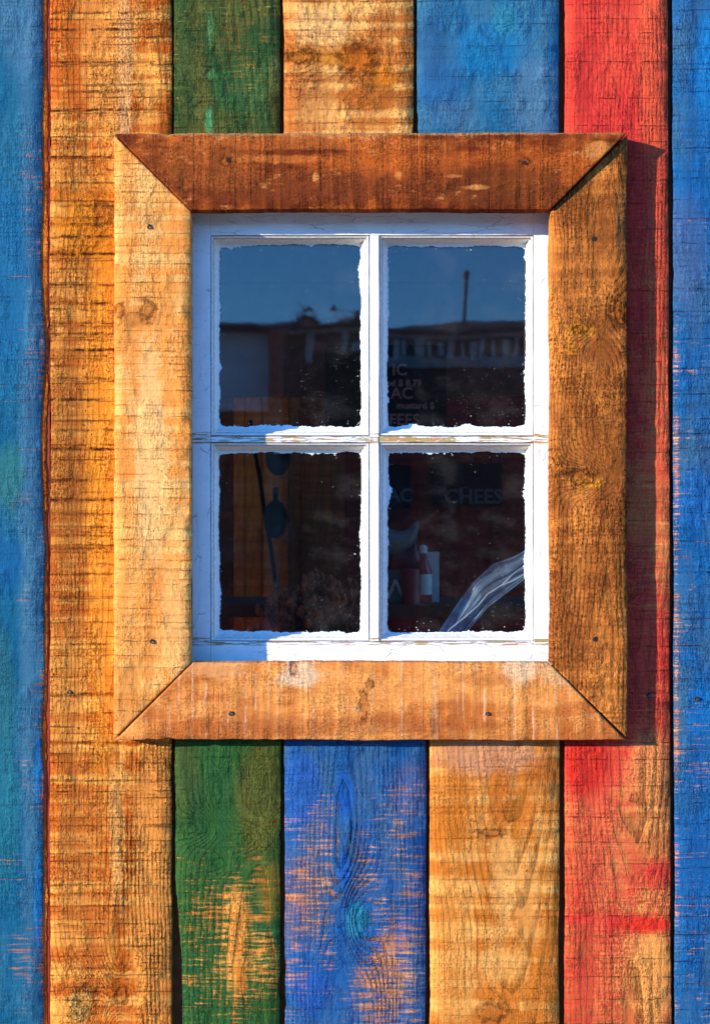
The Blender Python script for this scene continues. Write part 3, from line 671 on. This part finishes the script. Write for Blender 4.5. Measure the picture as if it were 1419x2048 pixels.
# ------------------------------------------------------------------ inside the shack
def inner_board(x0, x1, py0, py1, y, mat, name='inner_board', th=.018, label=None):
    a = W(x0, py1, y); b = W(x1, py0, y); c = (a+b)/2
    me = MB().box((a.x-c.x+.001, 0, a.z-c.z), (b.x-c.x-.001, th, b.z-c.z)).me(name)
    return link(name, me, mat, shack, loc=c, label=label)
M_shelf = plain('shelf_dark_wood', T(92, 50, 34), .8, .3, 30)
M_gold = wood('inner_boards_golden', T(255, 150, 66), T(216, 112, 46), 33, ring=.5, saw=.1, fuzz=.3, sp=11, uc=10, d0=20)
edges = [200, 330, 466, 489, 575, 602, 690, 790, 885]
mats = [M_in2, M_in2, M_in3, M_in2, M_gold, M_in2, M_in3, M_in3, M_in3]
xs_ = [-700, -560, -420, -280, -140, 0, 130, 260, 380, 466, 489, 524, 577, 600, 690, 780, 880, 980, 1080, 1180, 1290, 1400, 1520, 1640]
for i in range(len(xs_)-1):
    m_ = M_gold if 466 <= xs_[i] < 577 else (M_in2 if xs_[i] < 690 else M_in3)
    z0_, z1_ = 100, 2600
    inner_board(xs_[i], xs_[i+1], 795, 1880, IB - (.02 if xs_[i] == 577 else 0) - .003*(i % 2), m_)
for i in range(5):
    inner_board(-700, 1640, -350+i*229, -350+(i+1)*229-1, IB-.004*(i % 2), M_shelf, th=.016)  # dark upper rows added to keep the room dim behind mirrored sky
link('shelf', MB().box((-1.1, 0, -.012), (1.1, .26, .012)).me('shelf'), M_shelf, shack, loc=(0, .95, W(0, 1222, .95).z))

# menu boards and letters
def text(body, size, loc, mat, parent, bold=0.0, rot=(math.radians(90), 0, 0)):
    cu = bpy.data.curves.new('lettering', 'FONT'); cu.body = body; cu.size = size; cu.extrude = .0006; cu.offset = bold
    cu.resolution_u = 3
    tmp = bpy.data.objects.new('tmp', cu); C.objects.link(tmp)
    dg = bpy.context.evaluated_depsgraph_get(); me = bpy.data.meshes.new_from_object(tmp.evaluated_get(dg))
    bpy.data.objects.remove(tmp); me.materials.clear()
    return link('lettering', me, mat, parent, loc=loc, rot=rot)
M_board = plain('menu_board_black', (.014, .009, .008, 1), .9, .2, 30, spec=0.0)
M_let = plain('lettering_faded_red', (.24, .10, .065, 1), .7, .15, 60)
M_let2 = plain('lettering_grey', (.05, .043, .043, 1), .7, .15, 60)
def panel(name, px0, px1, py0, py1, y, mat, **k):
    a = W(px0, py1, y); b = W(px1, py0, y); c = Vector(((a.x+b.x)/2, y, a.z))
    root = empty(name, c, **k)
    link('board', MB().box((a.x-c.x, 0, 0), (b.x-c.x, .012, b.z-a.z)).me('board'), mat, root, loc=c); return root
BY = IB - .04
kpx = (D+BY)/D * S
r1 = panel('menu_board', 650, 892, 690, 880, BY, M_board, label='black hand lettered menu board on the back wall, seen through the upper right pane', cat='menu board')
for (t, px, py, h) in [('IC', 783, 750, 28), ('and $ 8.79', 764, 772, 16), ('AC', 781, 797, 28), ('mustard $', 792, 817, 16), ('FEES', 777, 850, 28)]:
    text(t, h*kpx*1.15, W(px, py, BY-.002), M_let, r1, .0005)
r2 = panel('menu_sign', 862, 1004, 926, 1012, BY, M_board, label='dark sign lettered CHEES on the back wall, seen through the lower right pane', cat='sign')
text('CHEES', 34*kpx*1.18, W(888, 1006, BY-.002), M_let2, r2, .001)
r3 = panel('small_sign', 740, 820, 930, 1018, BY, M_board, label='small dark sign lettered AC left of the CHEES sign', cat='sign')
text('AC', 32*kpx*1.18, W(774, 1003, BY-.002), M_let2, r3, .001)
# cord with two black pans on the golden boards
M_blk = plain('black_enamel', (.006, .005, .006, 1), .9, .2, 60, spec=0.02)
cy_ = IB - .06
cd = link('cord', MB().tube([Vector(W(px, py, cy_)) - Vector(W(530, 1160, cy_)) for px, py in ((500, 840), (510, 905), (520, 960), (527, 1010), (534, 1050), (542, 1100), (550, 1160), (553, 1200))], .0045).me('cord'), M_blk, None, loc=W(530, 1160, cy_))
tag(cd, 'thin black cord hanging against the golden boards inside', 'cord')
for i, (px, py, rx, rz) in enumerate(((551, 1038, 24, 38), (556, 915, 25, 36))):
    y = IB - .07
    root = empty('hanging_pan', W(px, py+rz, y), label=['black oval pan hanging on the golden boards, lower of the two', 'black oval pan hanging on the golden boards, upper one at the muntin'][i], cat='pan', group='black pans hanging inside')
    mb = MB(); mb.lathe([(.3, .02), (.92, .018), (1.0, .0), (.93, -.012), (.90, .004), (.2, .008)], n=28, axis='y')
    v = [(a*rx*kpx, b, c*rz*kpx) for a, b, c in mb.v]
    link('bowl', mesh('bowl', v, mb.f, True), M_blk, root, loc=W(px, py, y))
    link('handle', MB().tube([(0, 0, rz*kpx*.98), (0, -.004, rz*kpx*1.35), (0, 0, rz*kpx*1.6)], .006).me('handle'), M_blk, root, loc=W(px, py, y))
# heap of dried flowers standing in a crate
rs = np.random.RandomState(7); random.seed(3)
M_dry = plain('dried_stalks', T(150, 84, 54), .85, .5, 90)
M_crate = plain('crate_wood', T(120, 66, 36), .85, .3, 60)
yc = .80
cr_ = empty('flower_crate', W(640, 1300, yc), label='low crate on the left side under the dried flowers', cat='crate')
bz = W(0, 1330, yc).z
link('bench', MB().box((-.28, yc-.03, bz-.03), (.12, yc+.2, bz-.001)).box((-.26, yc, .10), (-.23, yc+.03, bz-.031)).box((.07, yc, .10), (.10, yc+.03, bz-.031)).me('bench'), M_in2, shack)
a = W(560, 1330, yc); b = W(725, 1262, yc)
link('crate_body', MB().box((a.x, yc, a.z), (b.x, yc+.012, b.z)).box((a.x, yc+.16, a.z), (b.x, yc+.172, b.z)).box((a.x, yc+.0121, a.z), (a.x+.012, yc+.1599, b.z)).box((b.x-.012, yc+.0121, a.z), (b.x, yc+.1599, b.z)).me('crate_body'), M_crate, cr_)
mb = MB()
for i in range(110):
    px = rs.uniform(570, 715); base = W(px, 1270, yc+.03+rs.uniform(0, .1)); hgt = rs.uniform(30, 120)*(1 - abs(px-640)/190)*kpx
    tip = base + Vector((rs.normal(0, .03), rs.normal(0, .02), hgt)); mid = (base+tip)/2 + Vector((rs.normal(0, .01), 0, 0))
    mb.tube([base, mid, tip], [.0012, .001, .0008], 4)
    for k in range(5):
        p = tip + Vector((rs.normal(0, .007), rs.normal(0, .007), -abs(rs.normal(0, .02)))); r = rs.uniform(.003, .008)
        mb.lathe([(r*.3, -r*1.4), (r, 0), (r*.2, r*1.5)], c=tuple(p), n=5)
tag(link('dried_flowers', mb.me('dried_flowers'), M_dry, None), 'bushy bunch of brown dried flowers behind the lower left pane', 'dried flowers', kind='stuff')
# bottles and cards on the shelf at the right
ys = .99; zs = W(0, 1222, .95).z + .0125
def onshelf(px): return Vector((W(px, 0, ys).x, ys, zs))
M_ket = plain('ketchup_red', (.22, .015, .015, 1), .3, .1, 30); M_lab = plain('paper_white', (.42, .40, .42, 1), .7, .1, 60)
M_dkr = plain('dark_red_tin', (.16, .012, .014, 1), .4, .1, 30); M_cap = plain('cap_black', (.015, .015, .016, 1), .4)
def bottle(px, h, r, mat, cap, label, y_=0, lab=True):
    p = onshelf(px) + Vector((0, y_, 0)); root = empty('bottle', p, label=label, cat='bottle', group='bottles on the inside shelf')
    link('body', MB().lathe([(r*.9, 0), (r, .006), (r, h*.55), (r*.45, h*.75), (r*.4, h*.88)], n=20).me('body', True), mat, root, loc=p)
    link('cap', MB().lathe([(r*.46, h*.86), (r*.46, h*.97), (r*.2, h)], n=16).me('cap'), cap, root, loc=p)
    if lab: link('paper_label', MB().lathe([(r*1.02, h*.15), (r*1.02, h*.5)], n=20).me('paper_label'), M_lab, root, loc=p)
bottle(846, .112, .0165, M_ket, M_lab, 'red sauce bottle with a white label standing before a white card')
bottle(829, .140, .0175, M_dkr, M_cap, 'tall dark bottle with a black cap behind the red sauce bottle', .06, False)
p = onshelf(862)+Vector((0, .03, 0)); tag(link('card', MB().box((-.019, 0, 0), (.017, .002, .098)).me('card'), M_lab, None, loc=p), 'white card standing on the shelf right of the red sauce bottle', 'card')
p = onshelf(798); cbx = empty('carton', p, label='grey carton lettered W N on the shelf left of the bottles', cat='carton')
link('box', MB().box((-.034, 0, 0), (.030, .04, .062)).me('box'), plain('carton_grey', (.11, .09, .10, 1), .7, .2, 40), cbx, loc=p)
text('W', .055, p+Vector((-.036, -.001, .008)), M_lab, cbx); text('N', .055, p+Vector((.003, -.001, .008)), M_lab, cbx)
p = onshelf(820)+Vector((0, -.02, 0)); tag(link('tin', MB().lathe([(.018, 0), (.018, .066), (.016, .068)], n=20).me('tin', False), M_dkr, None, loc=p), 'small dark red tin between the carton and the sauce bottle', 'tin')
# pale curved horn hanging above
hp = [W(px, py, 1.0) for px, py in ((730, 1075), (765, 1082), (792, 1085), (812, 1078), (824, 1066), (832, 1050), (836, 1040))]
o = link('horn', MB().tube([q - hp[2] for q in hp], [.030, .028, .024, .018, .012, .006, .001], 12).me('horn', True), plain('horn_ivory', (.10, .075, .07, 1), .5, .25, 40), None, loc=hp[2])
tag(o, 'pale curved horn above the shelf, seen low in the right panes', 'horn')

# crumpled plastic sheet behind the lower right pane
def plastic():
    g = G('clear_plastic_sheet'); nt = g.nt; u = g.x*(1/S); v = g.z*(1/S)
    tr = g.node('ShaderNodeBsdfTransparent'); tr.inputs[0].default_value = (.93, .95, .97, 1)
    df = g.node('ShaderNodeBsdfDiffuse'); df.inputs[0].default_value = (.45, .66, .88, 1)
    tl = g.node('ShaderNodeBsdfTranslucent'); tl.inputs[0].default_value = (.45, .66, .88, 1)
    gs = g.node('ShaderNodeBsdfGlossy'); gs.inputs['Roughness'].default_value = .25
    lw = g.node('ShaderNodeLayerWeight'); lw.inputs[0].default_value = .35
    f = g.ss(E(g, lw.outputs['Facing']), .1, .95, .34, .85) * g.ss(g.noise(g.vec(u*(1/50.), v*(1/50.)), 4, .6), .3, .7, .5, 1.2)
    a1 = g.node('ShaderNodeMixShader'); a1.inputs[0].default_value = .5; nt.links.new(df.outputs[0], a1.inputs[1]); nt.links.new(tl.outputs[0], a1.inputs[2])
    a2 = g.node('ShaderNodeMixShader'); a2.inputs[0].default_value = .25; nt.links.new(a1.outputs[0], a2.inputs[1]); nt.links.new(gs.outputs[0], a2.inputs[2])
    a3 = g.node('ShaderNodeMixShader'); g.put(f, a3.inputs[0]); nt.links.new(tr.outputs[0], a3.inputs[1]); nt.links.new(a2.outputs[0], a3.inputs[2])
    o = g.node('ShaderNodeOutputMaterial'); nt.links.new(a3.outputs[0], o.inputs[0]); return g.mat
yp = .072; rs = np.random.RandomState(9)
tx = np.linspace(0, 1, 90); ux = np.linspace(0, 1, 26)
top = np.array([(852, 1300), (880, 1258), (915, 1205), (945, 1165), (985, 1128), (1030, 1112), (1075, 1085), (1130, 1050)]); bot = np.array([(862, 1312), (905, 1285), (935, 1262), (975, 1215), (1010, 1188), (1040, 1165), (1080, 1135), (1150, 1110)])
tt = np.linspace(0, 1, 8); V = []; F = []
fold = [fbm1(rs, tx, .5, 3) for _ in range(5)]
for i, t in enumerate(tx):
    a = np.array([np.interp(t, tt, top[:, 0]), np.interp(t, tt, top[:, 1])]); b = np.array([np.interp(t, tt, bot[:, 0]), np.interp(t, tt, bot[:, 1])])
    for j, s_ in enumerate(ux):
        p = a*(1-s_) + b*s_
        dy = .010*math.sin(s_*9 + fold[0][i]*2.5) + .002*math.sin(s_*17 + fold[1][i]*4) + .02*s_ - .022*math.exp(-((s_-.93)/.035)**2) - .015*math.exp(-((s_-.80-.08*fold[2][i])/.03)**2)
        V.append(tuple(W(p[0], p[1], yp+dy) - W(960, 1250, yp)))
n2_ = len(ux)
for i in range(len(tx)-1):
    for j in range(n2_-1): F.append((i*n2_+j, i*n2_+j+1, (i+1)*n2_+j+1, (i+1)*n2_+j))
o = link('plastic_sheet', mesh('plastic_sheet', V, F, True), plastic(), None, loc=W(960, 1250, yp))
tag(o, 'crumpled clear bluish plastic sheet behind the lower right pane', 'plastic sheet')
cp = [W(x, y_, yp-.02) for x, y_ in ((868, 1300), (900, 1258), (930, 1234), (955, 1212), (975, 1188), (1000, 1172), (1025, 1162), (1060, 1142), (1120, 1110))]
M_cre = plain('plastic_highlight', (.20, .23, .28, 1), .35, .1, 60)  # bright highlights along the folds, added as pale tubes
for cpts, cr in ((cp, .0011), ([W(x, y_, yp-.012) for x, y_ in ((1000, 1172), (1028, 1146), (1062, 1122), (1120, 1080))], .0008)):
    link('crease_highlight', MB().tube([q - W(960, 1250, yp) for q in cpts], cr, 6).me('crease_highlight', True), M_cre, o, loc=W(960, 1250, yp))

# ------------------------------------------------------------------ across the yard (seen mirrored in the panes)
YB = -12.0
def R_(px, py, y=YB):           # point at depth y in front of the wall whose mirror image shows at px, py
    k = (D - y) / D
    return Vector(((px-709.5)*S*k, y, ZC + (1024-py)*S*k))
house = empty('low_building', (R_(700, 0).x, YB, 0), label='long low building across the yard, mirrored in the upper panes', cat='building')
M_hw = plain('grey_white_siding', (.80, .80, .82, 1), .8, .15, 3); M_hd = plain('dark_brown_boards', (.045, .025, .025, 1), .85, .3, 4)
M_rf = plain('roof_dark', (.03, .03, .035, 1), .9, .2, 3); M_fas = plain('fascia_grey', (.62, .64, .70, 1), .7, .1, 3)
M_brick = plain('brick_red', (.78, .17, .08, 1), .85, .45, 5, .004); M_mort = plain('mortar', (.22, .16, .13, 1), .9, .2, 9)
M_dgl = plain('dark_window_glass', (.02, .022, .03, 1), .1, .1, 2)
def hb(name, px0, px1, py0, py1, dy, th, mat, parent=house, label=None):
    a = R_(px0, py1, YB); b = R_(px1, py0, YB); y = YB + dy
    c = Vector(((a.x+b.x)/2, y, max(a.z, 0)))
    me = MB().box((a.x-c.x, -th, 0), (b.x-c.x, 0, b.z-c.z)).me(name)
    return link(name, me, mat, parent, loc=c, label=label)
hb('lower_wall', -500, 2100, 775, 1400, 0, .2, M_hd); hb('upper_wall', 720, 2100, 665, 774.6, -.03, .17, M_hd)
hb('white_wall', -500, 530, 664, 826, .02, .15, M_hw); hb('upper_wall', 531, 719, 665, 774.6, -.03, .17, M_hd)
hb('fascia', 575, 2100, 655, 668, .12, .10, M_fas); hb('gutter', -500, 575, 649, 656, .2, .12, M_fas); hb('eave', -500, 575, 656.5, 664, .19, .12, M_rf)
# gently humped roof
V = []; F = []
px_ = [-500, 430, 700, 790, 880, 960, 1100, 1500, 2100]; ry = [648, 646, 650, 633, 622, 619, 622, 640, 655]
for x_, y_ in zip(px_, ry):
    a = R_(x_, y_); b = R_(x_, 656)
    V += [(a.x, YB-.5, a.z), (b.x, YB+.3, b.z), (b.x, YB-3, b.z), (b.x, YB+.3, b.z-.03), (b.x, YB-3, b.z-.03)]
for i in range(len(px_)-1):
    q = i*5; F += [(q, q+1, q+6, q+5), (q, q+5, q+7, q+2), (q+3, q+8, q+6, q+1), (q+4, q+2, q+7, q+9), (q+3, q+4, q+9, q+8)]
F += [(0, 2, 4, 3, 1), (40, 41, 43, 44, 42)]
link('roof', mesh('roof', V, F), M_rf, house)
rs = np.random.RandomState(4)
for i, x_ in enumerate([786, 806, 836, 856, 880, 902, 930, 948, 966, 990, 1012, 1030]):
    hb('white_post', x_, x_+rs.uniform(6, 14), 668+rs.uniform(0, 6), 700+rs.uniform(-2, 14), .04, .05, M_fas)
hb('window', 608, 622, 668, 725, .02, .04, M_fas); hb('window', 676, 686, 668, 706, .02, .04, M_fas); hb('window', 694, 714, 688, 704, .02, .04, M_fas)
hb('panel', 760, 1100, 704, 726, .03, .04, plain('weathered_grey_boards', (.36, .36, .40, 1), .8, .3, 3))
hb('door_post', 568, 602, 664, 1400, .10, .06, plain('brown_post', (.16, .07, .04, 1), .8, .3, 4))
# brick pier with separate bricks
pier = empty('brick_pier', (R_(552, 0).x, YB+.12, 0), label='red brick pier at the corner of the low building across the yard', cat='pier')
a = R_(535, 800); b = R_(569, 656)
link('mortar_core', MB().box((a.x+.006, YB+.05, 0), (b.x-.006, YB+.2, b.z-.01)).me('mortar_core'), M_mort, pier)
bw_ = .17/2; bh = .062; bm = MB().box((-.041, 0, -.026), (.041, .03, .026)).me('brick'); bm.materials.append(M_brick)
row = 0; zz = b.z - .03
while zz > a.z and row < 40:
    xx = a.x + (0 if row % 2 else -.04) + .03
    while xx < b.x:
        q = bpy.data.objects.new('brick', bm); C.objects.link(q); q.parent = pier
        xc = min(max(xx, a.x+.0415), b.x-.0415)
        q.location = Vector((xc, YB+.2+rs.uniform(0, .006), zz)) - Vector(pier.location); xx += .087
    zz -= bh; row += 1
# stove pipe on the roof
pc = R_(935, 640, YB-.3); pt = R_(935, 538, YB-.3)
o = empty('stove_pipe', pc, label='rusty stove pipe with a cap on the roof of the low building', cat='chimney')
link('pipe', MB().lathe([(.020, -.05), (.020, pt.z-pc.z-.05)], n=14).me('pipe', False), plain('rusty_pipe', (.10, .04, .035, 1), .6, .3, 12), o, loc=pc)
link('cap', MB().lathe([(.022, 0), (.036, .015), (.036, .06), (.03, .075)], n=14).me('cap'), plain('rusty_cap', (.20, .09, .07, 1), .6, .3, 12), o, loc=pc+Vector((0, 0, pt.z-pc.z-.06)))
# trees behind it
def tree(px, py, hgt, wdt, seed, label):
    y = YB-6; base = R_(px, py, y); base.z = 0; topz = R_(px, py, y).z; rs = np.random.RandomState(seed)
    root = empty('pine_tree', base, label=label, cat='tree', group='trees behind the low building')
    link('trunk', MB().tube([(0, 0, 0), (.05, 0, topz*.5), (0, 0, topz)], [.14, .1, .03], 8).me('trunk'), plain('bark', (.08, .05, .035, 1), .9, .3, 9), root, loc=base)
    V = []; F = []
    for i in range(700):
        c = Vector((rs.normal(0, wdt*.22), rs.normal(0, wdt*.22), topz - hgt*.5 + rs.normal(0, hgt*.22))); 
        d = [Vector(rs.normal(0, .05, 3)) for _ in range(3)]; b0 = len(V); V += [c+q for q in d]; F.append((b0, b0+1, b0+2))
    link('crown', mesh('crown', V, F), plain('needles', (.05, .06, .03, 1), .8, .4, 9), root, loc=base)
tree(605, 634, .55, .35, 1, 'thin tree top behind the low building, left one'); tree(700, 628, .7, .5, 2, 'rounded tree top behind the low building, right one')
# far hills
V = []; F = []; rs = np.random.RandomState(12)
hx = np.linspace(-1500, 1500, 120); hh = 27 + fbm1(rs, hx, 260, 4)*4
for x_, h_ in zip(hx, hh): V += [(x_, -700, -2), (x_, -760, h_*4.0), (x_, -1100, -2)]
for i in range(119):
    q = i*3; F += [(q, q+1, q+4, q+3), (q+1, q+2, q+5, q+4)]
link('hills', mesh('hills', V, F, True), plain('hill_blue_grey', (.10, .13, .15, 1), .95, .3, .02), kind='structure')
